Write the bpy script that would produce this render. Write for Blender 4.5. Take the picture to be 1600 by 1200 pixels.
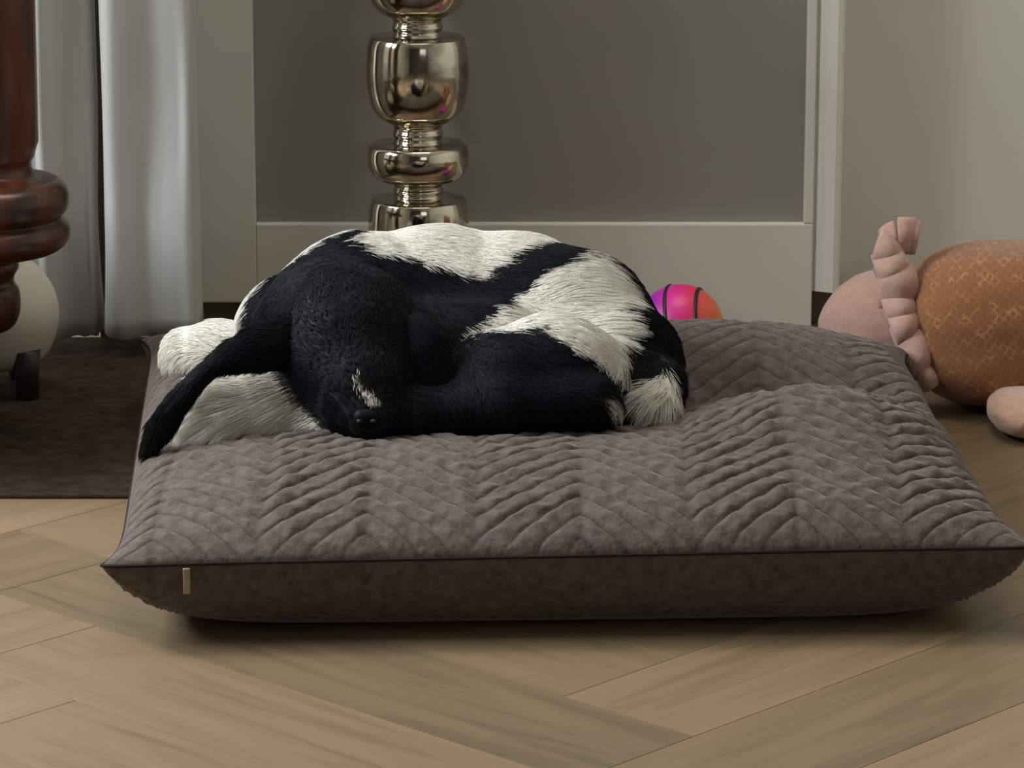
import bpy, bmesh, math, random
import numpy as np
from mathutils import Vector, kdtree
from math import pi, sin, cos, tan, radians

random.seed(4); rng = np.random.default_rng(4)
for o in list(bpy.data.objects): bpy.data.objects.remove(o)
SC = bpy.context.scene
COL = SC.collection

# ------------------------------------------------------------------ camera, world, lights, exposure
F, PITCH, CAM_H = 5700.0, radians(14.0), 0.93
cam = bpy.data.cameras.new('camera'); camo = bpy.data.objects.new('camera', cam); COL.objects.link(camo)
camo.location = (0, 0, CAM_H); camo.rotation_euler = (pi/2 - PITCH, 0, 0)
cam.sensor_fit = 'HORIZONTAL'; cam.sensor_width = 36.0; cam.lens = 36.0*F/1600.0
cam.clip_start = 0.05; cam.clip_end = 60
SC.camera = camo
SC.view_settings.view_transform = 'Standard'; SC.view_settings.look = 'None'
SC.view_settings.gamma = 1.0; SC.view_settings.use_curve_mapping = False
SC.view_settings.exposure = 0.10
w = bpy.data.worlds.new('world'); SC.world = w; w.use_nodes = True
w.node_tree.nodes['Background'].inputs[0].default_value = (0.80, 0.88, 1.0, 1)
w.node_tree.nodes['Background'].inputs[1].default_value = 1.0

def area_light(name, loc, aim, sx, sy, power, color):
    l = bpy.data.lights.new(name, 'AREA'); l.shape = 'RECTANGLE'; l.size = sx; l.size_y = sy
    l.energy = power; l.color = color
    o = bpy.data.objects.new(name, l); COL.objects.link(o); o.location = loc
    o.rotation_euler = (Vector(aim) - Vector(loc)).to_track_quat('-Z', 'Z').to_euler()
    return o
# daylight entering by the two windows of the room
area_light('daylight_left', (-1.66, 3.06, 1.45), (0.3, 3.1, 0.3), 1.0, 1.2, 74, (0.85, 0.93, 1.0))
area_light('daylight_behind', (1.2, -0.95, 1.55), (0.5, 2.5, 0.7), 1.1, 1.2, 1.2, (1.0, 0.95, 0.86))
# ceiling lamp of the room
area_light('ceiling_lamp', (0.05, 3.60, 2.36), (0.05, 3.60, 0), 0.9, 0.5, 10, (1.0, 0.93, 0.82))

# ------------------------------------------------------------------ helpers
def at(px, py, Y):
    """world point seen at photo position (px, py) of the 1600x1200 photograph, at depth Y"""
    dx = (px-800)/F; dy = (py-600)/F
    fy = cos(PITCH) - dy*sin(PITCH); fz = -sin(PITCH) - dy*cos(PITCH)
    t = Y/fy
    return np.array((dx*t, Y, CAM_H + fz*t))
def at_z(px, py, z):
    dx = (px-800)/F; dy = (py-600)/F
    fy = cos(PITCH) - dy*sin(PITCH); fz = -sin(PITCH) - dy*cos(PITCH)
    t = (z-CAM_H)/fz
    return np.array((dx*t, fy*t, z))
def scale_at(Y, z=0.12):
    return F/(Y*cos(PITCH) + (CAM_H-z)*sin(PITCH))

def mat(name, color=(0.5,0.5,0.5), rough=0.6, metal=0.0, sheen=0.0, spec=0.5):
    m = bpy.data.materials.new(name); m.use_nodes = True
    b = m.node_tree.nodes['Principled BSDF']
    b.inputs['Base Color'].default_value = (*color, 1)
    b.inputs['Roughness'].default_value = rough; b.inputs['Metallic'].default_value = metal
    b.inputs['Sheen Weight'].default_value = sheen
    b.inputs['Specular IOR Level'].default_value = spec
    return m
def nd(m, t, **kw):
    n = m.node_tree.nodes.new(t)
    for k, v in kw.items():
        if k in n.inputs.keys(): n.inputs[k].default_value = v
        else: setattr(n, k, v)
    return n
def ln(m, a, b): m.node_tree.links.new(a, b)
def bsdf(m): return m.node_tree.nodes['Principled BSDF']
def ramp(m, stops):
    r = m.node_tree.nodes.new('ShaderNodeValToRGB'); e = r.color_ramp.elements
    while len(e) < len(stops): e.new(0.5)
    for k, (p, c) in enumerate(stops): e[k].position = p; e[k].color = (*c, 1)
    return r
def add_noise_color(m, c1, c2, scale, detail=4, coord='Object', vscale=(1,1,1), lo=0.35, hi=0.65):
    tc = nd(m, 'ShaderNodeTexCoord'); mp = nd(m, 'ShaderNodeMapping'); mp.inputs['Scale'].default_value = vscale
    nz = nd(m, 'ShaderNodeTexNoise', Scale=scale, Detail=detail)
    ln(m, tc.outputs[coord], mp.inputs[0]); ln(m, mp.outputs[0], nz.inputs['Vector'])
    r = ramp(m, [(lo, c1), (hi, c2)]); ln(m, nz.outputs['Fac'], r.inputs[0])
    ln(m, r.outputs[0], bsdf(m).inputs['Base Color'])
    return tc, mp, nz, r
def add_bump(m, scale, strength, dist, detail=3, vscale=(1,1,1), coord='Object'):
    tc = nd(m, 'ShaderNodeTexCoord'); mp = nd(m, 'ShaderNodeMapping'); mp.inputs['Scale'].default_value = vscale
    nz = nd(m, 'ShaderNodeTexNoise', Scale=scale, Detail=detail)
    b = nd(m, 'ShaderNodeBump', Strength=strength, Distance=dist)
    ln(m, tc.outputs[coord], mp.inputs[0]); ln(m, mp.outputs[0], nz.inputs['Vector'])
    ln(m, nz.outputs['Fac'], b.inputs['Height']); ln(m, b.outputs[0], bsdf(m).inputs['Normal'])

def link(name, me, m=None, parent=None, smooth=True):
    o = bpy.data.objects.new(name, me); COL.objects.link(o)
    if m is not None and not me.materials: me.materials.append(m)
    if smooth and hasattr(me, 'polygons'): me.polygons.foreach_set('use_smooth', [True]*len(me.polygons))
    if parent is not None: set_parent(o, parent)
    return o
def set_parent(o, parent):
    o.parent = parent
    o.matrix_parent_inverse = parent.matrix_basis.inverted()
def from_arrays(name, V, Fc, m=None, parent=None, smooth=True):
    me = bpy.data.meshes.new(name)
    me.from_pydata([tuple(v) for v in V], [], [tuple(int(i) for i in f) for f in Fc]); me.update()
    return link(name, me, m, parent, smooth)
def from_bm(name, bm, m=None, parent=None, smooth=True):
    bmesh.ops.recalc_face_normals(bm, faces=bm.faces)
    me = bpy.data.meshes.new(name); bm.to_mesh(me); bm.free()
    return link(name, me, m, parent, smooth)
def empty(name, loc):
    o = bpy.data.objects.new(name, None); COL.objects.link(o); o.location = loc; o.empty_display_size = 0.02
    return o
def tag(o, label=None, cat=None, group=None, kind=None):
    if label: o['label'] = label
    if cat: o['category'] = cat
    if group: o['group'] = group
    if kind: o['kind'] = kind
    return o
def add_box(bm, lo, hi, bev=0.0):
    r = bmesh.ops.create_cube(bm, size=1.0); vs = r['verts']
    for v in vs:
        v.co = Vector([(lo[k]+hi[k])/2 + v.co[k]*(hi[k]-lo[k]) for k in range(3)])
    if bev > 0:
        es = list({e for v in vs for e in v.link_edges})
        bmesh.ops.bevel(bm, geom=es, offset=bev, segments=2, affect='EDGES', profile=0.6)
def box(name, lo, hi, m, parent=None, bev=0.0, smooth=False):
    bm = bmesh.new(); add_box(bm, lo, hi, bev)
    return from_bm(name, bm, m, parent, smooth)
def add_lathe(bm, prof, center, seg=64):
    rings = []
    for r, z in prof:
        if r < 1e-6: rings.append([bm.verts.new((center[0], center[1], z))])
        else: rings.append([bm.verts.new((center[0]+r*cos(2*pi*k/seg), center[1]+r*sin(2*pi*k/seg), z)) for k in range(seg)])
    for a, b in zip(rings[:-1], rings[1:]):
        for k in range(seg):
            q = [a[k % len(a)], a[(k+1) % len(a)], b[(k+1) % len(b)], b[k % len(b)]]
            u = []
            for v in q:
                if v not in u: u.append(v)
            if len(u) > 2: bm.faces.new(u)
def smooth_profile(pts, n=6):
    """Catmull-Rom through (r, z) points"""
    P = np.array(pts, float); out = []
    for i in range(len(P)-1):
        p0 = P[max(i-1, 0)]; p1 = P[i]; p2 = P[i+1]; p3 = P[min(i+2, len(P)-1)]
        for k in range(n):
            t = k/n
            out.append(0.5*((2*p1)+(-p0+p2)*t+(2*p0-5*p1+4*p2-p3)*t*t+(-p0+3*p1-3*p2+p3)*t**3))
    out.append(P[-1]); out = np.array(out); out[:, 0] = np.maximum(out[:, 0], 0)
    return [tuple(q) for q in out]
def spline(pts, n=10):
    P = np.array(pts, float); out = []
    for i in range(len(P)-1):
        p0 = P[max(i-1, 0)]; p1 = P[i]; p2 = P[i+1]; p3 = P[min(i+2, len(P)-1)]
        for k in range(n):
            t = k/n
            out.append(0.5*((2*p1)+(-p0+p2)*t+(2*p0-5*p1+4*p2-p3)*t*t+(-p0+3*p1-3*p2+p3)*t**3))
    out.append(P[-1]); return np.array(out)
def add_tube(bm, pts, rad, seg=8, closed=False):
    pts = [Vector(p) for p in pts]; n = len(pts)
    rad = [rad]*n if not hasattr(rad, '__len__') else rad
    rings = []; up = Vector((0, 0, 1))
    for i, p in enumerate(pts):
        a = pts[i-1] if (i > 0 or closed) else pts[i]; b = pts[(i+1) % n] if (i < n-1 or closed) else pts[i]
        t = (b-a).normalized(); s = t.cross(up)
        if s.length < 1e-3: s = t.cross(Vector((0, 1, 0)))
        s.normalize(); u2 = s.cross(t).normalized()
        rings.append([bm.verts.new(p + (s*cos(2*pi*k/seg)+u2*sin(2*pi*k/seg))*rad[i]) for k in range(seg)])
    for i in range(n if closed else n-1):
        a = rings[i]; b = rings[(i+1) % n]
        for k in range(seg): bm.faces.new((a[k], a[(k+1) % seg], b[(k+1) % seg], b[k]))
    if not closed:
        bm.faces.new(rings[0][::-1]); bm.faces.new(rings[-1])
def grid_faces(nu, nv):
    i = np.arange(nu-1)[:, None]; j = np.arange(nv-1)[None, :]
    a = i*nv+j
    return np.stack([a, a+nv, a+nv+1, a+1], -1).reshape(-1, 4)
def vnoise(P, seed=0):
    """cheap smooth value noise in [-1, 1], P (n,3)"""
    P = np.asarray(P, float); i = np.floor(P).astype(np.int64); f = P-i; f = f*f*(3-2*f)
    def h(ix, iy, iz):
        n = (ix*374761393 + iy*668265263 + iz*2147483647 + seed*974634777) & 0x7fffffff
        n = ((n ^ (n >> 13))*1274126177) & 0x7fffffff
        n = (n ^ (n >> 16))
        return (n % 100003)/100003.0*2-1
    r = 0
    for dx in (0, 1):
        for dy in (0, 1):
            for dz in (0, 1):
                wgt = (f[:, 0] if dx else 1-f[:, 0])*(f[:, 1] if dy else 1-f[:, 1])*(f[:, 2] if dz else 1-f[:, 2])
                r = r + wgt*h(i[:, 0]+dx, i[:, 1]+dy, i[:, 2]+dz)
    return r

# ------------------------------------------------------------------ materials of the setting
M_wall = mat('wall_paint', (0.80, 0.77, 0.69), 0.75); add_bump(M_wall, 180, 0.05, 0.002)
M_white = mat('white_gloss_paint', (0.80, 0.78, 0.69), 0.42)
M_far = mat('dark_wall_paint', (0.10, 0.085, 0.07), 0.8)
M_panel = mat('grey_panel_paint', (0.33, 0.31, 0.275), 0.55)
M_ceiling = mat('ceiling_paint', (0.7, 0.69, 0.66), 0.8)
M_darkwood = mat('dark_stained_wood', (0.045, 0.030, 0.02), 0.5)
M_plinth = mat('brown_plinth', (0.13, 0.10, 0.085), 0.6)

YW = 4.075                                          # back wall
XL, XR, YB, ZC = -1.70, 2.30, -1.20, 2.40
# floor slab, wall, ceiling
box('floor', (XL, YB, -0.10), (XR, YW+0.1, -0.012), mat('floor_screed', (0.16, 0.115, 0.075), 0.6))['kind'] = 'structure'
floor = bpy.data.objects['floor']
wall_back = box('wall_back', (XL-0.1, YW, -0.1), (XR+0.1, YW+0.1, ZC), M_wall); wall_back['kind'] = 'structure'
box('wall_right', (XR, YB-0.1, -0.1), (XR+0.1, YW, ZC), M_wall)['kind'] = 'structure'
box('ceiling', (XL-0.1, YB-0.1, ZC), (XR+0.1, YW+0.1, ZC+0.1), M_ceiling)['kind'] = 'structure'
bm = bmesh.new()                                    # left wall with a window opening
for lo, hi in (((XL-0.1, YB-0.1, -0.1), (XL, 2.5, ZC)), ((XL-0.1, 3.6, -0.1), (XL, YW, ZC)),
               ((XL-0.1, 2.5, -0.1), (XL, 3.6, 0.8)), ((XL-0.1, 2.5, 2.1), (XL, 3.6, ZC))): add_box(bm, lo, hi)
from_bm('wall_left', bm, M_wall, None, False)['kind'] = 'structure'
bm = bmesh.new()                                    # wall behind the viewer, also with a window opening
for lo, hi in (((XL, YB-0.1, -0.1), (0.55, YB, ZC)), ((1.85, YB-0.1, -0.1), (XR, YB, ZC)),
               ((0.55, YB-0.1, -0.1), (1.85, YB, 0.9)), ((0.55, YB-0.1, 2.1), (1.85, YB, ZC))): add_box(bm, lo, hi)
from_bm('wall_front', bm, M_far, None, False)['kind'] = 'structure'

# herringbone plank floor
M_planks = []
for k in range(6):
    t = [0.0, 0.35, 0.7, 1.0, 0.5, 0.15][k]
    a = np.array((0.275, 0.185, 0.104))*(1-t) + np.array((0.205, 0.142, 0.082))*t
    m = mat('oak_plank_%s' % 'abcdef'[k], tuple(a), 0.42)
    tc = nd(m, 'ShaderNodeTexCoord'); mp = nd(m, 'ShaderNodeMapping'); mp.inputs['Scale'].default_value = (2.2, 26, 1)
    mp.inputs['Location'].default_value = (k*1.7, k*3.1, 0)
    oi = nd(m, 'ShaderNodeObjectInfo'); ad = nd(m, 'ShaderNodeVectorMath', operation='ADD')
    cmb = nd(m, 'ShaderNodeCombineXYZ'); mu = nd(m, 'ShaderNodeMath', operation='MULTIPLY'); mu.inputs[1].default_value = 37.0
    ln(m, oi.outputs['Random'], mu.inputs[0]); ln(m, mu.outputs[0], cmb.inputs[0]); ln(m, mu.outputs[0], cmb.inputs[2])
    ln(m, tc.outputs['Object'], mp.inputs[0]); ln(m, mp.outputs[0], ad.inputs[0]); ln(m, cmb.outputs[0], ad.inputs[1])
    nz = nd(m, 'ShaderNodeTexNoise', Scale=1.6, Detail=6, Roughness=0.62, Distortion=0.6); ln(m, ad.outputs[0], nz.inputs['Vector'])
    r = ramp(m, [(0.25, tuple(a*0.62)), (0.48, tuple(a*0.97)), (0.75, tuple(a*1.14))]); ln(m, nz.outputs['Fac'], r.inputs[0])
    hs = nd(m, 'ShaderNodeMixRGB', blend_type='MULTIPLY'); hs.inputs[0].default_value = 1.0
    vr = ramp(m, [(0.0, (0.88, 0.86, 0.84)), (1.0, (1.10, 1.06, 1.02))]); ln(m, oi.outputs['Random'], vr.inputs[0])
    ln(m, r.outputs[0], hs.inputs[1]); ln(m, vr.outputs[0], hs.inputs[2]); ln(m, hs.outputs[0], bsdf(m).inputs['Base Color'])
    bp = nd(m, 'ShaderNodeBump', Strength=0.12, Distance=0.002); ln(m, nz.outputs['Fac'], bp.inputs['Height']); ln(m, bp.outputs[0], bsdf(m).inputs['Normal'])
    M_planks.append(m)
PW, PL = 0.135, 0.675
meshes = []
for m in M_planks:
    bm = bmesh.new(); add_box(bm, (0.0003, 0.0003, -0.012), (PL-0.0003, PW-0.0003, 0.0), 0.0006)
    me = bpy.data.meshes.new('plank'); bmesh.ops.recalc_face_normals(bm, faces=bm.faces); bm.to_mesh(me); bm.free(); me.materials.append(m); meshes.append(me)
ROT = radians(46.5)
cR, sR = cos(ROT), sin(ROT)
org = at_z(1085, 1150, 0)[:2] - np.array((cR*PW-sR*PW, sR*PW+cR*PW))
for a in range(-40, 41):
    for b in range(-6, 7):
        base = np.array((a*PW + b*PL, a*PW - b*PL))
        for kind in (0, 1):
            q = base + (np.array((0, 0)) if kind == 0 else np.array((PW, PW)))     # upright planks pivot at their lower right corner
            c = base + (np.array((PL/2, PW/2)) if kind == 0 else np.array((PW/2, PW+PL/2)))
            cw = (cR*c[0]-sR*c[1]+org[0], sR*c[0]+cR*c[1]+org[1])
            if not (-0.95 < cw[0] < 0.95 and 2.2 < cw[1] < YW-0.02): continue
            p = (cR*q[0]-sR*q[1]+org[0], sR*q[0]+cR*q[1]+org[1])
            o = bpy.data.objects.new('plank', meshes[rng.integers(0, 6)]); COL.objects.link(o)
            o.location = (p[0], p[1], 0.0); o.rotation_euler = (0, 0, ROT + (pi/2 if kind else 0))
            set_parent(o, floor)

# ------------------------------------------------------------------ panelled back wall: white frame round a grey panel
YF = 3.985                                          # face of the white frame
xs = lambda px, Y, z: (px-800)/scale_at(Y, z)
zt = lambda py, Y: at(800, py, Y)[2]
xl0, xl1 = xs(300, YF, .2), xs(398, YF, .2); xr0, xr1 = xs(1258, YF, .2), xs(1273, YF, .2)
zr = zt(350, YF)
panelling = box('trim_1', (xl0-0.02, YF+0.05, 0.06), (xr1-0.004, YW-0.001, 2.38), M_white); panelling['kind'] = 'structure'
box('grey_panel', (xl1-0.02, YF+0.012, zr-0.02), (xr0+0.02, YF+0.05, 2.36), M_panel, panelling)['label'] = 'grey inset panel'
box('stile', (xl0-0.02, YF, zt(473, YF)), (xl1, YF+0.05, 2.38), M_white, panelling, 0.002)
box('stile', (xr0, YF, zr), (xr1, YF+0.05, 2.38), M_white, panelling, 0.002)
box('bottom_rail', (xl1, YF, 0.0), (xr1, YF+0.05, zr), M_white, panelling, 0.002)
box('plinth', (xl0-0.02, YF+0.018, 0.0), (xl1, YF+0.06, zt(473, YF)), M_plinth, panelling)['label'] = 'brown plinth block'
# moulded architrave at the right of the panelling, on a brown plinth block
bm = bmesh.new()
xa0, xa1 = xr1-0.001, xs(1310, YF+.05, .2); zp_ = zt(441, YF+.05)
prof = [(xa0, YF+0.006), (xa0+0.003, YF+0.006), (xa0+0.006, YF+0.002), (xa0+0.012, YF+0.0), (xa1-0.008, YF-0.006), (xa1-0.003, YF-0.005), (xa1, YF-0.001), (xa1, YW), (xa0, YW)]
lo = [bm.verts.new((x, y, zp_)) for x, y in prof]; hi = [bm.verts.new((x, y, 2.38)) for x, y in prof]
for k in range(len(prof)): bm.faces.new((lo[k], lo[(k+1) % len(prof)], hi[(k+1) % len(prof)], hi[k]))
bm.faces.new(lo[::-1]); bm.faces.new(hi)
arch = from_bm('trim_2', bm, M_white, None, False); arch['kind'] = 'structure'
box('plinth', (xa0+0.001, YF+0.035, 0.0), (xa1, YW-0.001, zp_), M_plinth, arch)['label'] = 'brown plinth block'

# ------------------------------------------------------------------ curtains and the dark post between them
M_curtain = mat('curtain_cloth', (0.54, 0.525, 0.48), 0.85, sheen=0.15); add_bump(M_curtain, 500, 0.15, 0.001)
def curtain(label, pts, zb, zt_, seed):
    path = spline([(*p, 0) for p in pts], 10)[:, :2]
    zs = np.concatenate([np.linspace(zb, 0.5, 24), np.linspace(0.56, zt_, 12)])
    V = []
    for i, (x, y) in enumerate(path):
        for j, z in enumerate(zs):
            k = 0.006*vnoise(np.array([[i*0.11+seed, z*7, seed]]), seed)[0]*max(0, 1-z/0.6)
            V.append((x+k*0.5, y+k, z + (0.0008*sin(i*0.5) if j == 0 else 0)))
    o = from_arrays('curtain', V, grid_faces(len(path), len(zs)), M_curtain)
    s = o.modifiers.new('solid', 'SOLIDIFY'); s.thickness = 0.004; s.offset = 0
    return tag(o, label, 'curtain')
YC = 3.88
cx = lambda px: xs(px, YC, .2)
curtain('off-white curtain hanging between the wooden table column and the narrow dark post',
        [(cx(-60), YC-.02), (cx(0), YC+.02), (cx(50), YC+.025), (cx(63), YC-.016), (cx(76), YC-.034), (cx(100), YC-.012), (cx(125), YC-.006), (cx(141), YC-.003), (cx(146), YC+.012), (cx(147), YC+.03)], 0.018, 2.20, 3)
curtain('off-white curtain with a bright rounded fold hanging right of the narrow dark post',
        [(cx(178), YC+.05), (cx(170), YC+.03), (cx(165), YC-.005), (cx(169), YC-.030), (cx(184), YC-.052), (cx(208), YC-.050), (cx(240), YC-.040), (cx(275), YC-.042), (cx(300), YC-.042), (cx(309), YC-.030), (cx(306), YC+.03)], 0.026, 2.20, 7)
post = box('trim_3', (cx(140), YC+.055, 0.0), (cx(176), YC+.095, 2.2), M_darkwood, None, 0.003); post['kind'] = 'structure'
bm = bmesh.new(); add_tube(bm, [(-1.2, YC+0.01, 2.22), (xs(330, YC, 2.2)*1.0-0.02, YC+0.01, 2.22)], 0.014, 12)
tag(from_bm('curtain_rod', bm, M_darkwood), 'dark curtain rod above the pair of off-white curtains', 'curtain rod')

# ------------------------------------------------------------------ mahogany table with turned column (its top is above the frame)
M_mahog = mat('mahogany', (0.12, 0.03, 0.012), 0.28)
add_noise_color(M_mahog, (0.026, 0.009, 0.005), (0.12, 0.030, 0.011), 6, 6, 'Object', (6, 6, 0.9))
YT = 3.52
ST = scale_at(YT, .25); XT = (-27-800)/ST
zy = lambda py: at(-27, py, YT)[2]
col_px = [(0, 520), (22, 519), (42, 508), (52, 485), (52, 455), (44, 440), (46, 428), (52, 418), (50, 406), (42, 400), (70, 397), (112, 391), (132, 375), (134, 355), (122, 341), (122, 337), (132, 325), (133, 300), (120, 283), (95, 276), (80, 268), (77, 255), (82, 244), (84, 236), (89, 222), (91, 0)]
prof = [(r/ST, zy(y)) for r, y in col_px]
prof = smooth_profile(prof[:-1], 5) + [(91/ST, 0.45), (88/ST, 0.72), (80/ST, 0.76), (95/ST, 0.79), (60/ST, 0.84), (58/ST, 0.95)]
table = empty('pedestal_table', (XT-0.17, YT, 0))
tag(table, 'dark red mahogany table with thick turned column, left of the white curtains', 'table')
for X in (XT, XT-0.34):
    bm = bmesh.new(); add_lathe(bm, prof, (X, YT), 56); from_bm('column', bm, M_mahog, table)
zst = zy(335)
box('shade_shelf', (XT-0.50, YT-0.255, zst-0.014), (XT-0.018, YT+0.27, zst+0.014), M_mahog, table, 0.006)  # shelf added out of view to shade the floor at the left
for X in (XT-0.11, XT-0.28):
    for s in (-1, 1):
        bm = bmesh.new()
        add_tube(bm, spline([(X, YT+s*0.02, zst-0.01), (X, YT+s*0.10, zst-0.02), (X, YT+s*0.16, zst-0.12), (X, YT+s*0.20, 0.03), (X, YT+s*0.24, 0.013)], 6), list(np.linspace(0.026, 0.013, 25)), 12)
        from_bm('foot', bm, M_mahog, table)
box('table_top', (XT-0.43, YT-0.25, 0.95), (XT+0.08, YT+0.25, 0.98), M_mahog, table, 0.006)

# ------------------------------------------------------------------ dark sheet standing in for the floor shade before the curtains
M_shade = mat('dark_brown_shade', (0.05, 0.034, 0.022), 0.95, spec=0.1)
add_noise_color(M_shade, (0.034, 0.022, 0.014), (0.060, 0.041, 0.026), 60, 4); add_bump(M_shade, 900, 0.6, 0.002)
fm = box('floor_shade', (-1.25, 3.285, 0.0), (-0.325, 3.93, 0.004), M_shade, None, 0.0015)
tag(fm, 'flat dark brown sheet standing in for shade on the floor below the curtains, reaching the cushion', 'shade sheet')

# ------------------------------------------------------------------ white round pot on stubby dark feet
M_pot = mat('cream_ceramic', (0.66, 0.60, 0.48), 0.45)
YP = 3.69
pc = at(-4, 490, YP); pr = 96/scale_at(YP, .09)
pot = empty('round_pot', (pc[0], pc[1], 0)); tag(pot, 'cream white rounded pot on stubby dark feet behind the mahogany column', 'pot')
bm = bmesh.new()
pp = [(pr*0.0, pc[2]-pr*0.88), (pr*0.5, pc[2]-pr*0.86), (pr*0.82, pc[2]-pr*0.62), (pr*0.99, pc[2]-pr*0.12), (pr*0.95, pc[2]+pr*0.32), (pr*0.74, pc[2]+pr*0.70), (pr*0.52, pc[2]+pr*0.90), (pr*0.50, pc[2]+pr*0.97), (pr*0.44, pc[2]+pr*0.97), (pr*0.42, pc[2]+pr*0.86), (0, pc[2]+pr*0.5)]
add_lathe(bm, smooth_profile(pp, 6), (pc[0], pc[1]), 48); from_bm('pot_body', bm, M_pot, pot)
for ang in (-48, 72, 192):
    fx, fy = pc[0]+0.050*cos(radians(ang)), pc[1]+0.050*sin(radians(ang))
    bm = bmesh.new(); add_lathe(bm, [(0, 0), (0.010, 0), (0.012, 0.004), (0.013, 0.03), (0.015, 0.055), (0, 0.055)], (fx, fy), 20)
    from_bm('foot', bm, mat('black_foot', (0.012, 0.011, 0.012), 0.5), pot)['label'] = 'stubby black foot'

# ------------------------------------------------------------------ silvered glass candle stand
M_merc = mat('mercury_glass', (0.74, 0.66, 0.53), 0.07, 1.0)
tc, mp, nz, r = add_noise_color(M_merc, (0.30, 0.26, 0.20), (0.66, 0.59, 0.47), 38, 5, 'Object', (1, 1, 1), 0.30, 0.55)
rr = nd(M_merc, 'ShaderNodeMapRange'); rr.inputs[1].default_value = 0.35; rr.inputs[2].default_value = 0.7; rr.inputs[3].default_value = 0.16; rr.inputs[4].default_value = 0.05
ln(M_merc, nz.outputs['Fac'], rr.inputs[0]); ln(M_merc, rr.outputs[0], bsdf(M_merc).inputs['Roughness'])
YLP = 3.905
SL = scale_at(YLP, .25); XLP = (653-800)/SL
zl = lambda py: at(653, py, YLP)[2]
lamp = empty('candle_stand', (XLP, YLP, 0)); tag(lamp, 'tall silvered glass candle stand of stacked bulbous drums behind the sleeping dog', 'candle stand')
def lampseg(name, pts):
    bm = bmesh.new(); add_lathe(bm, smooth_profile([(a/SL, z) for a, z in pts], 5), (XLP, YLP), 72)
    return from_bm(name, bm, M_merc, lamp)
# each drum and neck overlaps the next a little; heights come from the stand's own spacing
zB0, zB1 = zl(192), zl(56); zC0, zC1 = zl(284), zl(223); zD1 = zl(309); zA0 = zl(26)
def drum(z0, z1):
    h = z1-z0
    return [(34, z0-.002), (44, z0), (57, z0+h*.05), (69, z0+h*.14), (76.5, z0+h*.29), (80, z0+h*.48), (80, z0+h*.66), (77.5, z0+h*.87), (74.5, z0+h*.965), (70, z0+h*.995), (50, z1), (36, z1+.001)]
def neck(z0, z1):
    h = z1-z0
    return [(42, z0-.004), (41, z0), (37.5, z0+h*.25), (40, z0+h*.5), (37.5, z0+h*.75), (42, z1), (42, z1+.004)]
lampseg('drum', drum(zA0, zA0+(zB1-zB0))); lampseg('neck', neck(zB1, zA0))
lampseg('drum', drum(zB0, zB1)); lampseg('neck', neck(zC1, zB0))
hC = zC1-zC0
lampseg('ring', [(34, zC0-.002), (44, zC0), (64, zC0+hC*.1), (76, zC0+hC*.3), (80, zC0+hC*.55), (79, zC0+hC*.82), (75, zC0+hC*.96), (66, zC1), (36, zC1+.001)])
lampseg('neck', neck(zD1, zC0))
zD0 = 0.052
lampseg('drum', drum(zD0, zD1))
lampseg('base', [(0, 0.0), (96, 0.0), (98, .006), (94, .014), (80, .02), (58, .03), (44, .04), (42, .054)])
hA = zB1-zB0; z = zA0+hA
for k in range(2):
    lampseg('neck', neck(z, z+.02)); lampseg('drum', drum(z+.02, z+.02+hA)); z += .02+hA
lampseg('candle_cup', [(40, z-.003), (42, z), (38, z+.02), (70, z+.035), (88, z+.04), (90, z+.046), (60, z+.048), (0, z+.048)])

# ------------------------------------------------------------------ rubber ball
def ball_mat():
    m = mat('ball_rubber', (0.8, 0.1, 0.3), 0.38)
    tc = nd(m, 'ShaderNodeTexCoord'); sx = nd(m, 'ShaderNodeSeparateXYZ'); ln(m, tc.outputs['Object'], sx.inputs[0])
    mr = nd(m, 'ShaderNodeMapRange'); mr.inputs[1].default_value = -0.048; mr.inputs[2].default_value = 0.048; ln(m, sx.outputs[0], mr.inputs[0])
    r = ramp(m, [(0.0, (0.12, 0.03, 0.45)), (0.16, (0.28, 0.03, 0.48)), (0.34, (0.70, 0.02, 0.33)), (0.62, (0.80, 0.03, 0.11)), (0.84, (0.85, 0.15, 0.05)), (1.0, (0.85, 0.30, 0.06))])
    ln(m, mr.outputs[0], r.inputs[0]); ln(m, r.outputs[0], bsdf(m).inputs['Base Color'])
    return m
YBL = 3.79
bc = at(1063, 506, YBL); br = 68.5/scale_at(YBL, .05); bc[2] = br
bm = bmesh.new(); bmesh.ops.create_uvsphere(bm, u_segments=64, v_segments=40, radius=br)
ball = from_bm('rubber_ball', bm, ball_mat()); ball.location = bc
tag(ball, 'small pink, orange and purple rubber ball with black lines behind the cushion', 'ball')
M_line = mat('ball_line', (0.012, 0.008, 0.01), 0.5)
def ball_ring(normal, off):
    n = Vector(normal).normalized(); a = n.orthogonal().normalized(); b = n.cross(a)
    rr_ = math.sqrt(br*br-off*off)
    bm = bmesh.new(); add_tube(bm, [Vector(bc)+n*off+(a*cos(t)+b*sin(t))*(rr_-0.0009) for t in np.linspace(0, 2*pi, 73)[:-1]], 0.0024, 8, True)
    o = from_bm('line', bm, M_line, ball); return o
ball_ring((0.94, -0.24, 0.26), -0.002); ball_ring((0.96, -0.20, 0.12), 0.0235)
ball_ring((0.10, -0.42, -0.90), 0.007); ball_ring((0.75, -0.2, -0.62), 0.034)

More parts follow.
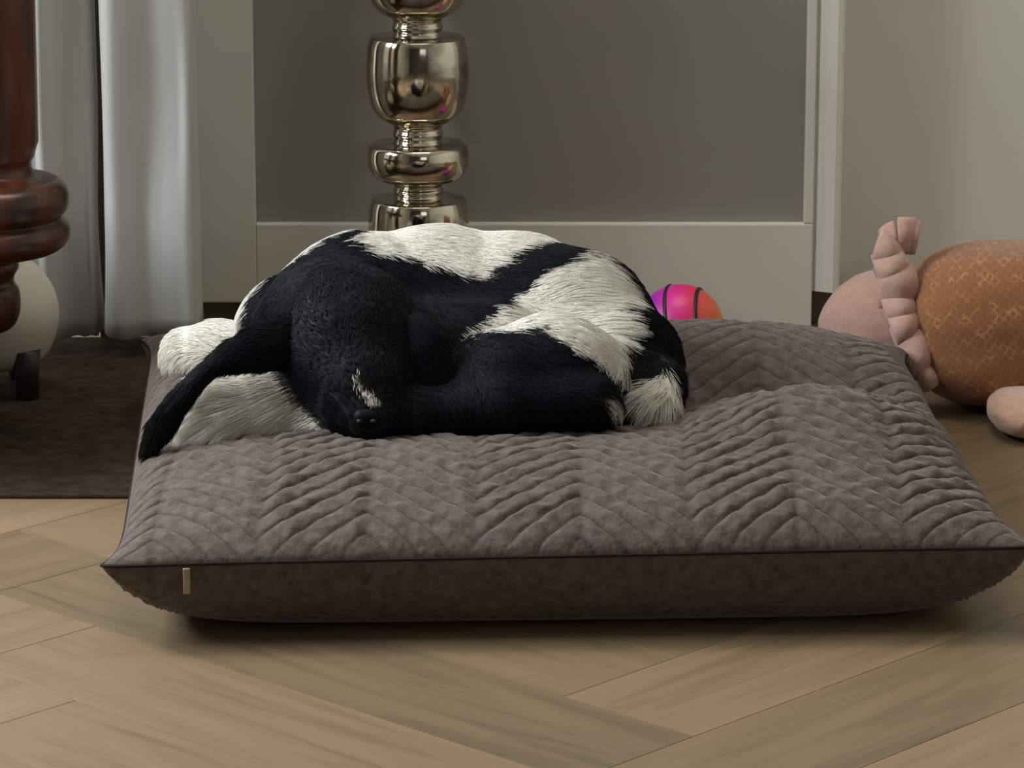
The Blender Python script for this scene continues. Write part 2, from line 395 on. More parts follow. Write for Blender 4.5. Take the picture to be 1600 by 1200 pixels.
# ------------------------------------------------------------------ soft toy beside the wall
def fabric(name, c1, c2, weave=300, sheen=0.3):
    m = mat(name, c1, 0.85, sheen=sheen)
    add_noise_color(m, c1, c2, weave*0.25, 5, 'Object', (1, 1, 1), 0.45, 0.75)
    add_bump(m, weave, 0.35, 0.002)
    return m
M_orange = mat('orange_muslin', (0.42, 0.17, 0.06), 0.88, sheen=0.25)
tc = nd(M_orange, 'ShaderNodeTexCoord'); mpo = nd(M_orange, 'ShaderNodeMapping'); mpo.inputs['Rotation'].default_value = (0.5, 0.9, 0.4)
ln(M_orange, tc.outputs['Object'], mpo.inputs[0])
wv = [nd(M_orange, 'ShaderNodeTexWave', Scale=46, Distortion=3.0, Detail=2, wave_type='BANDS', bands_direction=d) for d in ('X', 'Z')]
for k in wv: ln(M_orange, mpo.outputs[0], k.inputs['Vector']); k.inputs['Detail Scale'].default_value = 3.0
mx = nd(M_orange, 'ShaderNodeMath', operation='MAXIMUM'); ln(M_orange, wv[0].outputs['Fac'], mx.inputs[0]); ln(M_orange, wv[1].outputs['Fac'], mx.inputs[1])
nzo = nd(M_orange, 'ShaderNodeTexNoise', Scale=90, Detail=3); ln(M_orange, tc.outputs['Object'], nzo.inputs['Vector'])
ml = nd(M_orange, 'ShaderNodeMath', operation='MULTIPLY'); ln(M_orange, mx.outputs[0], ml.inputs[0]); ln(M_orange, nzo.outputs['Fac'], ml.inputs[1])
ro = ramp(M_orange, [(0.20, (0.25, 0.092, 0.028)), (0.48, (0.29, 0.115, 0.034)), (0.64, (0.42, 0.20, 0.075))]); ln(M_orange, ml.outputs[0], ro.inputs[0])
ln(M_orange, ro.outputs[0], bsdf(M_orange).inputs['Base Color'])
bpo = nd(M_orange, 'ShaderNodeBump', Strength=0.2, Distance=0.0015); ln(M_orange, ml.outputs[0], bpo.inputs['Height']); ln(M_orange, bpo.outputs[0], bsdf(M_orange).inputs['Normal'])
M_pink = fabric('pink_cotton', (0.50, 0.30, 0.24), (0.56, 0.35, 0.285), 400)
M_peach = fabric('peach_plush', (0.46, 0.26, 0.17), (0.54, 0.33, 0.23), 500, 0.5)
def blob(name, c, r, m, parent, e=2.0, noise=0.02, seed=1, rot=(0, 0, 0)):
    bm = bmesh.new(); bmesh.ops.create_icosphere(bm, subdivisions=5, radius=1.0)
    P = np.array([v.co[:] for v in bm.verts])
    n = (np.abs(P)**e).sum(1)**(1/e); P = P/n[:, None]
    k = 1 + noise*vnoise(P*2.3+seed*3.1, seed) + noise*0.4*vnoise(P*6+seed, seed+1)
    P = P*k[:, None]*np.array(r)
    from mathutils import Euler
    R = np.array(Euler(rot).to_matrix()); P = P@R.T + np.array(c)
    for v, p in zip(bm.verts, P): v.co = Vector(p)
    return from_bm(name, bm, m, parent)
YO = 3.66; SO = scale_at(YO, .09)
oc = at(1598, 505, YO); rb = (190/SO, 0.10, 126/SO)
oc[2] = max(oc[2], rb[2]*0.985)
toy = empty('soft_toy', (oc[0], oc[1], 0)); tag(toy, 'rust orange muslin soft toy with pink ruffle, lying beside the cushion by the wall', 'soft toy')
blob('toy_body', oc, rb, M_orange, toy, 2.8, 0.025, 5)
hc = at(1400, 520, 3.80); hs_ = scale_at(3.80, .1)
blob('toy_head', hc, (122/hs_, 0.062, 100/hs_), M_pink, toy, 2.2, 0.03, 9)['label'] = 'pale pink rounded end'
# ruffle: gathered strip standing off the seam between body and head
rp = spline([at(1432, 372, 3.67), at(1400, 372, 3.655), at(1384, 398, 3.645), at(1398, 436, 3.63), at(1400, 474, 3.62), at(1412, 512, 3.61), at(1432, 556, 3.60), at(1452, 600, 3.60)], 26)
NV = 9; V = []
N = len(rp)
for i, p in enumerate(rp):
    t = i/(N-1); ph = t*2*pi*8.5 + 1.5*sin(t*19)
    tang = rp[min(i+1, N-1)]-rp[max(i-1, 0)]; tang /= np.linalg.norm(tang)
    out = np.cross(np.array((0, 1, 0.0)), tang); out /= np.linalg.norm(out)
    if out[0] > 0: out = -out
    wd = (0.034+0.005*sin(t*17))*(1-0.45*max(0, t-0.62)/0.38)
    for j in range(NV):
        s = j/(NV-1)
        a = 0.006 + 0.012*s*(0.8+0.5*sin(t*37))
        V.append(p + out*(s-0.55)*wd + tang*a*0.75*sin(ph) + np.array((0, -1, 0.15))*(a*cos(ph)+0.010*sin(pi*s)))
ruf = from_arrays('ruffle', V, grid_faces(N, NV), M_pink, toy)
sm = ruf.modifiers.new('solid', 'SOLIDIFY'); sm.thickness = 0.0025
ruf['label'] = 'gathered pink ruffle'
fc = at(1598, 650, 3.50)
fr = 32/scale_at(3.555, .03)
blob('toy_foot', (fc[0]+0.006, fc[1]+0.035, fr*0.98), (0.036, 0.065, fr), M_peach, toy, 2.2, 0.03, 12)['label'] = 'peach plush foot'

# ------------------------------------------------------------------ dog: signed distance body
def sd_capsule(P, a, b, ra, rb_):
    a = np.asarray(a); b = np.asarray(b); ab = b-a
    t = np.clip(((P-a)@ab)/max(ab@ab, 1e-12), 0, 1)
    return np.linalg.norm(P-(a+t[:, None]*ab), axis=1) - (ra+(rb_-ra)*t)
def sd_ell(P, c, r):
    q = (P-np.asarray(c))/np.asarray(r); k = np.linalg.norm(q, axis=1)
    return (k-1)*min(r)*0.55 + (k-1)*max(r)*0.45
def smin(a, b, k):
    h = np.clip(0.5+0.5*(b-a)/k, 0, 1)
    return b*(1-h)+a*h - k*h*(1-h)
spine = [(at(470, 528, 3.27), .060), (at(560, 508, 3.33), .082), (at(680, 503, 3.36), .087), (at(800, 512, 3.36), .086), (at(885, 532, 3.33), .083), (at(950, 580, 3.28), .066), (at(972, 625, 3.22), .047)]
thigh = [(at(925, 612, 3.19), .050), (at(860, 603, 3.155), .060), (at(780, 622, 3.13), .056), (at(705, 660, 3.10), .034)]
skull = [(at(505, 500, 3.22), .055), (at(548, 522, 3.145), .061)]
HEAD_PTS = (at(555, 560, 3.12), .053), (at(566, 608, 3.088), .040), (at(577, 648, 3.066), .0275)
cheeks = [(at(510, 576, 3.115), .034), (at(622, 585, 3.125), .038)]
ruff = [(at(508, 676, 3.105), .024), (at(480, 642, 3.135), .042), (at(410, 642, 3.130), .043), (at(346, 654, 3.108), .036), (at(334, 682, 3.098), .022)]
foreleg = [(at(552, 660, 3.085), .021), (at(650, 652, 3.08), .023), (at(780, 640, 3.085), .024), (at(920, 630, 3.10), .024)]
puff = [(at(410, 560, 3.36), .030), (at(345, 558, 3.375), .031), (at(300, 558, 3.38), .028)]
hindpaw = [(at(1020, 600, 3.20), .026), (at(1012, 640, 3.155), .026)]
def chain(P, c, k=None):
    d = None
    for (a, ra), (b, rb_) in zip(c[:-1], c[1:]):
        e = sd_capsule(P, a, b, ra, rb_); d = e if d is None else smin(d, e, 0.012)
    return d
def dog_parts(P):
    d_sp = chain(P, spine); d_sp = smin(d_sp, sd_capsule(P, at(650, 590, 3.22), at(760, 590, 3.24), .066, .07), .03)
    d_th = chain(P, thigh)
    d_hd = smin(chain(P, skull), chain(P, HEAD_PTS), .022)
    for c, r_ in cheeks: d_hd = smin(d_hd, np.linalg.norm(P-c, axis=1)-r_, .02)
    d_th = smin(d_th, chain(P, foreleg), .012); d_rf = chain(P, ruff); d_pf = chain(P, puff); d_hp = chain(P, hindpaw)
    return d_sp, d_th, d_hd, d_rf, d_pf, d_hp
def dog_sdf(P):
    s, t, h, r_, p, hp = dog_parts(P)
    d = smin(s, t, .010); d = smin(d, p, .012); d = smin(d, hp, .010); d = smin(d, r_, .014); d = smin(d, h, .009)
    # open the closed eyes' sockets and the stop a little
    for c in (at(512, 560, 3.075), at(607, 552, 3.080)):
        d = np.maximum(d, -(np.linalg.norm(P-c, axis=1)-.0105) - 0.004) if False else d
    return d
def surface_nets(fn, lo, hi, h):
    n = [int(math.ceil((hi[k]-lo[k])/h))+1 for k in range(3)]
    ax = [lo[k]+h*np.arange(n[k]) for k in range(3)]
    G = np.stack(np.meshgrid(*ax, indexing='ij'), -1).reshape(-1, 3)
    D = np.concatenate([fn(G[i:i+200000]) for i in range(0, len(G), 200000)]).reshape(n)
    S = D < 0
    c = [S[dx:n[0]-1+dx, dy:n[1]-1+dy, dz:n[2]-1+dz] for dx in (0, 1) for dy in (0, 1) for dz in (0, 1)]
    cnt = sum(x.astype(int) for x in c); act = (cnt > 0) & (cnt < 8)
    idx = -np.ones(act.shape, int); idx[act] = np.arange(act.sum())
    I = np.argwhere(act); acc = np.zeros((len(I), 3)); num = np.zeros(len(I))
    corners = [(dx, dy, dz) for dx in (0, 1) for dy in (0, 1) for dz in (0, 1)]
    for a in range(8):
        for b in range(a+1, 8):
            if sum(abs(corners[a][k]-corners[b][k]) for k in range(3)) != 1: continue
            A = I+np.array(corners[a]); B = I+np.array(corners[b])
            da = D[A[:, 0], A[:, 1], A[:, 2]]; db = D[B[:, 0], B[:, 1], B[:, 2]]
            x = (da < 0) != (db < 0)
            t = np.where(x, da/np.where(x, da-db, 1), 0)
            acc += np.where(x[:, None], A+(B-A)*t[:, None], 0); num += x
    V = np.array(lo) + h*acc/num[:, None]
    faces = []
    for k in range(3):
        u, v = (k+1) % 3, (k+2) % 3
        sl0 = [slice(None)]*3; sl1 = [slice(None)]*3
        sl0[k] = slice(0, n[k]-1); sl1[k] = slice(1, n[k])
        E = np.argwhere(S[tuple(sl0)] != S[tuple(sl1)])
        E = E[(E[:, u] > 0) & (E[:, v] > 0) & (E[:, u] < n[u]-1) & (E[:, v] < n[v]-1)]
        eu = np.zeros(3, int); eu[u] = 1; ev = np.zeros(3, int); ev[v] = 1
        q = [E-eu-ev, E-ev, E, E-eu]
        f = np.stack([idx[x[:, 0], x[:, 1], x[:, 2]] for x in q], 1)
        flip = ~S[E[:, 0], E[:, 1], E[:, 2]]
        f[flip] = f[flip][:, ::-1]; faces.append(f)
    return V, np.concatenate(faces)
DV, DF = surface_nets(dog_sdf, (-0.36, 2.98, 0.0), (0.20, 3.50, 0.30), 0.0038)

# coat colours: patches drawn on the side view of the dog (plain parallel projection, metres)
def side(P):
    """parallel view of the dog from its front side: metres across and up"""
    P = np.atleast_2d(P)
    return np.stack([P[:, 0], P[:, 2]*cos(PITCH)+P[:, 1]*sin(PITCH)], 1)
MPP = 1/scale_at(3.22, .16); _o = side(at(800, 600, 3.22))[0]
def poly(pts): return [((x-800)*MPP+_o[0], -(y-600)*MPP+_o[1]) for x, y in pts]
def inside(pts, Q):
    x, y = Q[:, 0], Q[:, 1]; r = np.zeros(len(Q), bool); n = len(pts); j = n-1
    for i in range(n):
        xi, yi = pts[i]; xj, yj = pts[j]
        c = ((yi > y) != (yj > y)) & (x < (xj-xi)*(y-yi)/((yj-yi) or 1e-9)+xi); r ^= c; j = i
    return r
PATCH_BODY = [poly([(528, 376), (565, 340), (650, 330), (740, 330), (838, 345), (850, 366), (806, 384), (775, 408), (748, 428), (700, 426), (655, 408), (605, 396), (560, 386)]),
              poly([(914, 386), (822, 452), (730, 512), (722, 526), (780, 521), (835, 518), (880, 546), (925, 566), (972, 576), (972, 556), (950, 530), (968, 505), (940, 478), (990, 470), (975, 440), (955, 405)]),
              poly([(992, 606), (1040, 580), (1050, 612), (1040, 680), (990, 680), (1004, 642)]), poly([(930, 622), (990, 606), (996, 616), (940, 634)]),
              poly([(330, 570), (350, 500), (410, 410), (500, 350), (505, 366), (440, 408), (400, 452), (380, 500), (372, 545)])]
PATCH_HEAD = [poly([(570, 602), (590, 614), (606, 628), (600, 634), (588, 630)]), poly([(566, 588), (569, 588), (577, 606), (573, 608)])]
def coat_white(P):
    parts = np.stack(dog_parts(P), 1); k = parts.argmin(1); Q = side(P)
    wb = np.zeros(len(P), bool)
    for p in PATCH_BODY: wb |= inside(p, Q)
    wh = inside(PATCH_HEAD[0], Q) | inside(PATCH_HEAD[1], Q)
    front = P[:, 1] < 3.36
    return np.where(k == 2, wh, np.where((k == 3) | (k == 4), True, wb)), k

M_skinb = mat('black_undercoat', (0.004, 0.004, 0.005), 0.8, spec=0.08)
M_body = mat('dog_undercoat', (0.02, 0.02, 0.02), 0.8)
atn = nd(M_body, 'ShaderNodeAttribute', attribute_name='coat'); ln(M_body, atn.outputs['Color'], bsdf(M_body).inputs['Base Color'])
dog = empty('dog', (float(DV[:, 0].mean()), float(DV[:, 1].mean()), 0.08))
tag(dog, 'black and white long-haired puppy curled up asleep on the mauve quilted cushion', 'dog')
body = from_arrays('body', DV, DF, M_body, dog)
wv_, _ = coat_white(DV)
ca = body.data.color_attributes.new('coat', 'FLOAT_COLOR', 'POINT')
ca.data.foreach_set('color', np.where(wv_[:, None], np.array([[0.62, 0.58, 0.49, 1]]), np.array([[0.005, 0.005, 0.006, 1]])).astype(np.float32).ravel())

def make_fur(name, roots, curve_pts, radius, m, parent, label):
    n, k, _ = curve_pts.shape
    cu = bpy.data.hair_curves.new(name); cu.add_curves([k]*n)
    cu.position_data.foreach_set('vector', curve_pts.astype(np.float32).ravel())
    at_r = cu.attributes.get('radius') or cu.attributes.new('radius', 'FLOAT', 'POINT')
    taper = np.linspace(1, 0.22, k)
    at_r.data.foreach_set('value', (radius[:, None]*taper[None, :]).astype(np.float32).ravel())
    cu.materials.append(m)
    o = bpy.data.objects.new(name, cu); COL.objects.link(o); set_parent(o, parent)
    o['label'] = label; o['kind'] = 'stuff'
    return o
# flow of the coat: (photo x, y, depth, direction across, direction down, length m)
FLOW = [(560, 368, 3.33, 1, .12, .024), (650, 358, 3.34, 1, .10, .026), (740, 366, 3.34, 1, .22, .028), (800, 372, 3.32, 1, .3, .026), (620, 395, 3.27, 1, .30, .026), (700, 420, 3.27, 1, .25, .028), (760, 410, 3.28, 1, .1, .026),
        (520, 400, 3.27, .4, .8, .014), (450, 440, 3.23, -.55, .75, .016), (400, 500, 3.24, -.6, .7, .016),
        (840, 420, 3.28, .7, -.5, .014), (760, 480, 3.27, .8, -.35, .014), (680, 460, 3.27, .5, .8, .012), (620, 430, 3.27, .6, .7, .012),
        (740, 515, 3.25, .9, -.40, .016), (800, 490, 3.25, .9, -.35, .022), (860, 450, 3.27, .85, -.40, .022), (910, 410, 3.28, .8, -.10, .024),
        (830, 500, 3.25, 1, -.05, .028), (900, 470, 3.26, 1, .05, .034), (950, 450, 3.25, 1, .20, .034), (880, 530, 3.24, .93, .30, .030), (940, 530, 3.23, 1, .15, .036), (960, 570, 3.22, .95, .35, .032),
        (1020, 510, 3.24, .6, .8, .020), (1045, 570, 3.24, .2, 1, .018), (1000, 590, 3.19, -.6, .45, .028), (960, 620, 3.14, -.95, .25, .032), (1020, 640, 3.14, -.5, .8, .026), (1040, 600, 3.18, -.3, .9, .02),
        (870, 600, 3.10, .8, .35, .014), (800, 600, 3.08, .5, .6, .012), (740, 640, 3.06, .2, .8, .012), (680, 600, 3.15, .3, .9, .012), (680, 530, 3.2, .3, .9, .012),
        (545, 470, 3.09, .05, -1, .009), (500, 520, 3.09, -.7, -.5, .009), (600, 510, 3.09, .7, -.5, .009), (552, 550, 3.06, 0, -1, .006), (566, 610, 3.05, 0, -1, .005), (500, 590, 3.08, -.6, .3, .012), (625, 590, 3.09, .6, .4, .012), (578, 650, 3.04, .1, -.9, .003),
        (480, 620, 3.12, -.55, .75, .022), (430, 595, 3.12, -.85, .30, .026), (440, 650, 3.10, -.9, .35, .034), (380, 620, 3.08, -.95, .30, .034), (330, 640, 3.08, -.9, .45, .030), (340, 690, 3.08, -.6, .8, .030), (400, 690, 3.09, -.85, .4, .030), (490, 685, 3.11, -.8, .35, .02),
        (300, 530, 3.35, -.6, -.25, .016), (270, 560, 3.36, -.5, .6, .016), (340, 520, 3.35, -.7, -.4, .018), (310, 580, 3.35, -.5, .7, .016), (370, 530, 3.34, -.7, -.1, .018)]
fpos = np.array([at(a, b, c) for a, b, c, *_ in FLOW])
fdir = np.array([(d, 0.0, -e) for _, _, _, d, e, _ in FLOW]); fdir /= np.linalg.norm(fdir, axis=1)[:, None]
flen = np.array([f[5] for f in FLOW])
def flow(P):
    D = np.linalg.norm(P[:, None, :]-fpos[None], axis=2)+1e-4
    W = D**-4; W /= W.sum(1)[:, None]
    return W@fdir, W@flen
def fur_on(V, Fc, n, seed, keep=None):
    r = np.random.default_rng(seed)
    T = np.concatenate([Fc[:, [0, 1, 2]], Fc[:, [0, 2, 3]]])
    A, B, C = V[T[:, 0]], V[T[:, 1]], V[T[:, 2]]
    cr = np.cross(B-A, C-A); ar = np.linalg.norm(cr, axis=1)
    if keep is not None: ar = ar*keep((A+B+C)/3)
    t = r.choice(len(T), n, p=ar/ar.sum())
    u, v = r.random(n), r.random(n); sw = u+v > 1; u[sw] = 1-u[sw]; v[sw] = 1-v[sw]
    P = A[t]+(B-A)[t]*u[:, None]+(C-A)[t]*v[:, None]
    e = 0.002
    N = np.stack([dog_sdf(P+np.eye(3)[k]*e)-dog_sdf(P-np.eye(3)[k]*e) for k in range(3)], 1)
    N /= np.linalg.norm(N, axis=1)[:, None]+1e-9
    return P, N
def strands(P, N, D, L, k=6, lift=0.22, clump=0.42, seed=0, sdf=dog_sdf, gravity=0.25):
    r = np.random.default_rng(seed); n = len(P)
    D = D + 0.16*np.stack([vnoise(P*70+s, seed+s) for s in (1, 2, 3)], 1) + 0.07*r.normal(size=(n, 3))
    D = D - N*(D*N).sum(1)[:, None]; D /= np.linalg.norm(D, axis=1)[:, None]+1e-9
    L = L*(0.65+0.5*r.random(n))
    pts = np.zeros((n, k, 3)); pts[:, 0] = P - N*0.0006; cur = P.copy(); d = D + N*lift; d /= np.linalg.norm(d, axis=1)[:, None]
    for i in range(1, k):
        cur = cur + d*(L/(k-1))[:, None]
        s = sdf(cur)                               # keep every strand outside the body
        low = s < 0.0012
        if low.any():
            e = 0.0015; q = cur[low]
            g = np.stack([sdf(q+np.eye(3)[j]*e)-sdf(q-np.eye(3)[j]*e) for j in range(3)], 1); g /= np.linalg.norm(g, axis=1)[:, None]+1e-9
            cur[low] = q + g*(0.0016-s[low])[:, None]
        pts[:, i] = cur
        d = d + np.array((0, 0, -1))*gravity/k + D*0.10 - N*lift*0.34; d /= np.linalg.norm(d, axis=1)[:, None]
    # clumping: tips lean to the tip of a leading strand near by
    m = max(1, n//14); lead = r.choice(n, m, replace=False); kd = kdtree.KDTree(m)
    for i, q in enumerate(lead): kd.insert(Vector(P[q]), i)
    kd.balance()
    near = np.array([lead[kd.find(Vector(p))[1]] for p in P])
    dist = np.linalg.norm(P-P[near], axis=1); ok = (dist < 0.012)[:, None]
    for i in range(1, k):
        f = clump*(i/(k-1))**1.5
        pts[:, i] = np.where(ok, pts[:, i]*(1-f)+pts[near, i]*f, pts[:, i])
    return pts
M_furw = mat('white_fur', (0.80, 0.76, 0.66), 0.55, spec=0.25)
M_furb = mat('black_fur', (0.0045, 0.0055, 0.0075), 0.5, spec=0.12)
P, N = fur_on(DV, DF, 170000, 11, keep=lambda c: np.where(c[:, 1] > 3.42, 0.25, 1.0)*np.where(c[:, 2] < 0.07, 0.15, 1.0))
D, L = flow(P)
jit = rng.normal(size=P.shape)*0.0018 + 0.004*np.stack([vnoise(P*60+s*9, s) for s in (4, 5, 6)], 1)
wht, kpart = coat_white(P+jit)
L = np.where(kpart == 2, np.minimum(L, 0.010), L)
pts = strands(P, N, D, L, seed=3, lift=np.where(kpart == 3, 0.34, np.where(wht, 0.30, 0.20))[:, None])
rad = np.where(wht, 0.00027, 0.00027)
make_fur('white_coat', P[wht], pts[wht], rad[wht], M_furw, dog, 'long white fur')
make_fur('black_coat', P[~wht], pts[~wht], rad[~wht], M_furb, dog, 'glossy black fur')

# ears: soft leaf-shaped flaps
def make_ear(path, half, thick, nrm, seed):
    C = spline(path, 8); n = len(C); seg = 20; V = []
    hw = np.interp(np.linspace(0, 1, n), np.linspace(0, 1, len(half)), half)
    nrm = np.array(nrm, float); nrm /= np.linalg.norm(nrm)
    for i, c in enumerate(C):
        t = C[min(i+1, n-1)]-C[max(i-1, 0)]; t /= np.linalg.norm(t)
        b = np.cross(t, nrm); b /= np.linalg.norm(b); nn = np.cross(b, t)
        for k in range(seg):
            a = 2*pi*k/seg
            V.append(c + b*cos(a)*hw[i] + nn*(sin(a)*thick*(0.6+0.4*min(1, hw[i]/0.02)) - 0.22*hw[i]*cos(a)**2))
    Fc = []
    for i in range(n-1):
        for k in range(seg):
            Fc.append((i*seg+k, i*seg+(k+1) % seg, (i+1)*seg+(k+1) % seg, (i+1)*seg+k))
    V = np.array(V); caps = [tuple(range(seg))[::-1], tuple(range((n-1)*seg, n*seg))]
    ear = from_arrays('ear', V, Fc+caps, M_skinb, dog)
    # fur of the ear lies along it and hangs past the tip
    r = np.random.default_rng(seed); ns = 16000
    i = r.integers(0, n-1, ns); k = r.integers(0, seg, ns); u = r.random(ns); v = r.random(ns)
    def vp(i, k): return V[i*seg+(k % seg)]
    Pp = (vp(i, k)*(1-u)[:, None]+vp(i, k+1)*u[:, None])*(1-v)[:, None] + (vp(i+1, k)*(1-u)[:, None]+vp(i+1, k+1)*u[:, None])*v[:, None]
    cc = C[i]*(1-v)[:, None]+C[i+1]*v[:, None]
    Nn = np.cross(vp(i, k+1)-vp(i, k), vp(i+1, k)-vp(i, k)); Nn *= np.sign((Nn*(Pp-cc)).sum(1))[:, None]; Nn /= np.linalg.norm(Nn, axis=1)[:, None]+1e-9
    T = C[i+1]-C[i]; T /= np.linalg.norm(T, axis=1)[:, None]
    D = T + 0.25*(Pp-cc)/(np.linalg.norm(Pp-cc, axis=1)[:, None]+1e-9) + np.array((0, 0, -0.15))
    Lh = 0.012 + 0.014*(i/n)
    pt = strands(Pp, Nn, D, Lh, seed=seed, lift=0.16, clump=0.5, sdf=lambda q: np.full(len(q), 1.0), gravity=0.3)
    make_fur('ear_fur', Pp, pt, np.full(ns, .00028), M_furb, ear, 'glossy black ear fringe')
    return ear
make_ear([at(470, 530, 3.110), at(405, 542, 3.088), at(342, 566, 3.078), at(288, 615, 3.066), at(256, 658, 3.072), at(234, 690, 3.086)], [.026, .019, .0075, .0085, .0100, .004], .0045, (0.05, -1, 0.35), 21)
make_ear([at(632, 500, 3.110), at(660, 535, 3.098), at(676, 580, 3.090), at(682, 622, 3.085), at(680, 655, 3.08)], [.014, .019, .018, .014, .005], .004, (0.3, -1, 0.2), 22)
# nose with nostrils, closed eyelids
M_nose = mat('wet_nose', (0.005, 0.005, 0.006), 0.5, spec=0.08)
nc = np.array(at(573, 652, 3.043))
nose = blob('nose', nc, (0.0120, 0.009, 0.0090), M_nose, dog, 2.4, 0.0, 1, (0.35, 0.12, 0.1))
for s in (-1, 1):
    blob('nostril', nc+np.array((s*0.0058, -0.0075, -0.0012)), (0.0028, 0.0030, 0.0020), mat('nostril_black', (0.002, 0.002, 0.002), 0.7), nose, 2, 0.0, 2)
for c, s in ((at(508, 566, 3.080), -1), (at(606, 556, 3.084), 1)):
    bm = bmesh.new()
    add_tube(bm, spline([c+np.array((-s*0.010, -0.001, 0.0015)), c+np.array((0, -0.0035, -0.002)), c+np.array((s*0.010, 0.002, 0.001))], 6), 0.0012, 8)
    from_bm('eyelid', bm, M_nose, dog)

# ------------------------------------------------------------------ quilted floor cushion
M_vel = mat('mauve_velvet', (0.21, 0.165, 0.148), 0.9, sheen=0.3, spec=0.2)
bsdf(M_vel).inputs['Sheen Roughness'].default_value = 0.4; bsdf(M_vel).inputs['Sheen Tint'].default_value = (0.75, 0.66, 0.62, 1)
add_noise_color(M_vel, (0.074, 0.055, 0.045), (0.128, 0.098, 0.081), 110, 5, 'Object', (1, 1, 1), 0.32, 0.68)
add_bump(M_vel, 150, 0.55, 0.003, 5)
_r = bsdf(M_vel).inputs['Base Color'].links[0].from_socket
_a = nd(M_vel, 'ShaderNodeAttribute', attribute_name='groove_shade'); _m = nd(M_vel, 'ShaderNodeMixRGB', blend_type='MIX')
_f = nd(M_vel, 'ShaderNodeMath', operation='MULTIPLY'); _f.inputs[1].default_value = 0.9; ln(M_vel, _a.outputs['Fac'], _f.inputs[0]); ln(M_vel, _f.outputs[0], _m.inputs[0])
ln(M_vel, _r, _m.inputs[1]); _m.inputs[2].default_value = (0.022, 0.016, 0.014, 1); ln(M_vel, _m.outputs[0], bsdf(M_vel).inputs['Base Color'])  # groove shade blended into the velvet colour
ZS = 0.070
cFL, cFR = at_z(141, 889, ZS), at_z(1630, 858, ZS+0.006); cRL, cRR = at_z(205, 528, ZS), at_z(1432, 545, ZS-0.004)
def seam_xy(u, v):
    un = u*(1-np.where(u < 0, 0.060, 0.062)*(1-np.abs(v)**np.where(u < 0, 14, 9))*np.abs(u)**2); vn = v*(1-0.020*(1-np.abs(u)**9)*np.abs(v)**2)
    rc = 1-0.022*np.abs(u*v)**24; un = un*rc; vn = vn*rc         # blunt corners
    a = (un+1)/2; b = (vn+1)/2
    return (cFL[None]*((1-a)*(1-b))[:, None]+cFR[None]*(a*(1-b))[:, None]+cRL[None]*((1-a)*b)[:, None]+cRR[None]*(a*b)[:, None])
def fullness(u, v, e=0.55, p=3.0, pu=4.5):
    return ((1-np.abs(u)**pu)*(1-np.abs(v)**p))**e
def g2(X, Y, cx_, cy_, sx, sy): return np.exp(-((X-cx_)/sx)**2-((Y-cy_)/sy)**2)
def quilt(X, T):
    per = 0.1766; s = (X-0.058)/per; tri = np.abs((s % 1.0)-0.5)*2       # 1 at peaks, 0 at valleys
    ph = (T + 0.088*(1-tri)*1.0)/0.027
    fr_ = ph % 1.0
    ridge = np.sqrt(np.maximum(0, 1-np.abs(2*fr_-1)**3.2))                      # rounded rib, sharp stitched groove
    col = np.minimum(1, np.minimum(tri, 1-tri)*9)                       # dimple where ribs meet
    return ridge*(0.55+0.45*col)
def cushion_top(u, v):
    B = seam_xy(u, v); X, Y = B[:, 0], B[:, 1]; f = fullness(u, v)
    z = B[:, 2] + 0.059*f
    z += f*(-0.036*g2(X, Y, -0.07, 3.27, 0.30, 0.17) + 0.026*g2(X, Y, 0.29, 3.12, 0.12, 0.09) - 0.036*g2(X, Y, 0.24, 3.31, 0.20, 0.075) - 0.012*g2(X, Y, 0.12, 3.13, 0.07, 0.09)
            + 0.012*g2(X, Y, 0.22, 3.50, 0.18, 0.09) + 0.010*g2(X, Y, -0.33, 3.33, 0.07, 0.2) - 0.006*g2(X, Y, 0.40, 3.30, 0.06, 0.06))
    z += f*0.0035*vnoise(np.stack([X*9, Y*9, X*0], 1), 3)
    T = (Y-2.84)*1.04
    q = quilt(X + 0.0025*vnoise(np.stack([X*14, Y*14, X*0+5], 1), 8), T + 0.002*vnoise(np.stack([X*12, Y*12, X*0+2], 1), 5))
    pk = vnoise(np.stack([X*95, Y*95, X*0], 1), 9)
    amp = np.minimum(1, f*2.2)*np.where((Y > 3.36) & (X > 0), 0.6, 1.0)
    z += amp*(0.0058*(q-0.6) + 0.0022*pk*q)
    cushion_top.groove = q
    return np.stack([X, Y, z], 1)
def cushion_bottom(u, v):
    B = seam_xy(u, v); X, Y = B[:, 0].copy(), B[:, 1].copy(); f = fullness(u, v, 0.5, 10.0, 8.0)
    z = B[:, 2]*(1-np.minimum(1, f*1.10))
    cx0, cy0 = 0.04, 3.23
    q = quilt(X, (Y-2.84)*2.5)
    cushion_bottom.groove = np.where(f > 0.12, q, 1.0)
    z = np.maximum(z + 0.004*(q-0.7)*np.minimum(1, f*3)*(z > 0.012), 0.0006)
    return np.stack([X, Y, z], 1)
def edge_spread(n, k=0.62):
    t = np.linspace(-1, 1, n); return (1-k)*t + k*np.sin(t*pi/2)
nu, nv = 480, 560
uu, vv = np.meshgrid(edge_spread(nu, 0.5), edge_spread(nv, 0.5), indexing='ij')
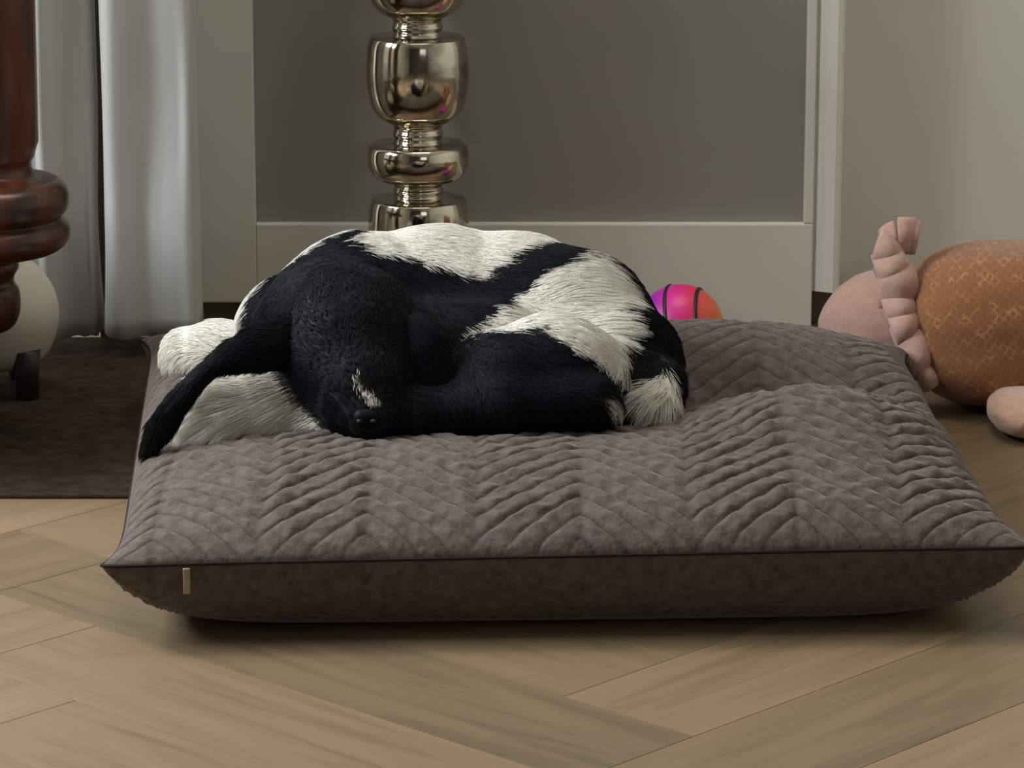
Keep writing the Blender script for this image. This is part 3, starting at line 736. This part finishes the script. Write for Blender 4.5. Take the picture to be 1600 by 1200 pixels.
TV = cushion_top(uu.ravel(), vv.ravel())
for _ in range(25):                                 # the cloth gives way under the puppy
    d = dog_sdf(TV); hit = d < 0.0015
    if not hit.any(): break
    TV[hit, 2] -= np.minimum(0.006, 0.0018-d[hit])
TV[:, 2] = np.maximum(TV[:, 2], 0.012)
cushion = empty('floor_cushion', (0.04, 3.23, 0)); tag(cushion, 'large mauve velvet floor cushion quilted in chevrons under the sleeping puppy', 'cushion')
ctop = from_arrays('cushion_top', TV, grid_faces(nu, nv), M_vel, cushion)
sa = ctop.data.attributes.new('groove_shade', 'FLOAT', 'POINT')      # groove shade painted along the quilting thread, darker than the pile
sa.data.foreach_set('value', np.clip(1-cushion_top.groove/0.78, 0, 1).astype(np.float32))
nb, mb = 260, 160
ub, vb = np.meshgrid(edge_spread(nb, 0.85), edge_spread(mb, 0.95), indexing='ij')
cbot = from_arrays('cushion_underside', cushion_bottom(ub.ravel(), vb.ravel()), grid_faces(nb, mb)[:, ::-1], M_vel, cushion)
sb = cbot.data.attributes.new('groove_shade', 'FLOAT', 'POINT'); sb.data.foreach_set('value', np.clip(1-cushion_bottom.groove/0.5, 0, 1).astype(np.float32))  # painted groove shade on the underside too
M_zip = mat('dark_zip', (0.022, 0.017, 0.015), 0.8, spec=0.1)
t = np.linspace(-1, 1, 80)
ring = np.concatenate([seam_xy(t, -np.ones(80)), seam_xy(np.ones(79), t[1:]), seam_xy(t[::-1][1:], np.ones(79)), seam_xy(-np.ones(78), t[::-1][1:-1])])
bm = bmesh.new(); add_tube(bm, ring, 0.0014, 8, True); from_bm('seam', bm, M_zip, cushion)['label'] = 'dark seam line'
zp = seam_xy(np.array([-0.80]), np.array([-1.0]))[0]
bm = bmesh.new(); add_box(bm, (zp[0]-.003, zp[1]-.0055, zp[2]-.024), (zp[0]+.003, zp[1]-.0025, zp[2]-.002), .001)
from_bm('zip_pull', bm, mat('zip_brass', (0.34, 0.27, 0.18), 0.4, 0.7), cushion)['label'] = 'small brass zip pull'
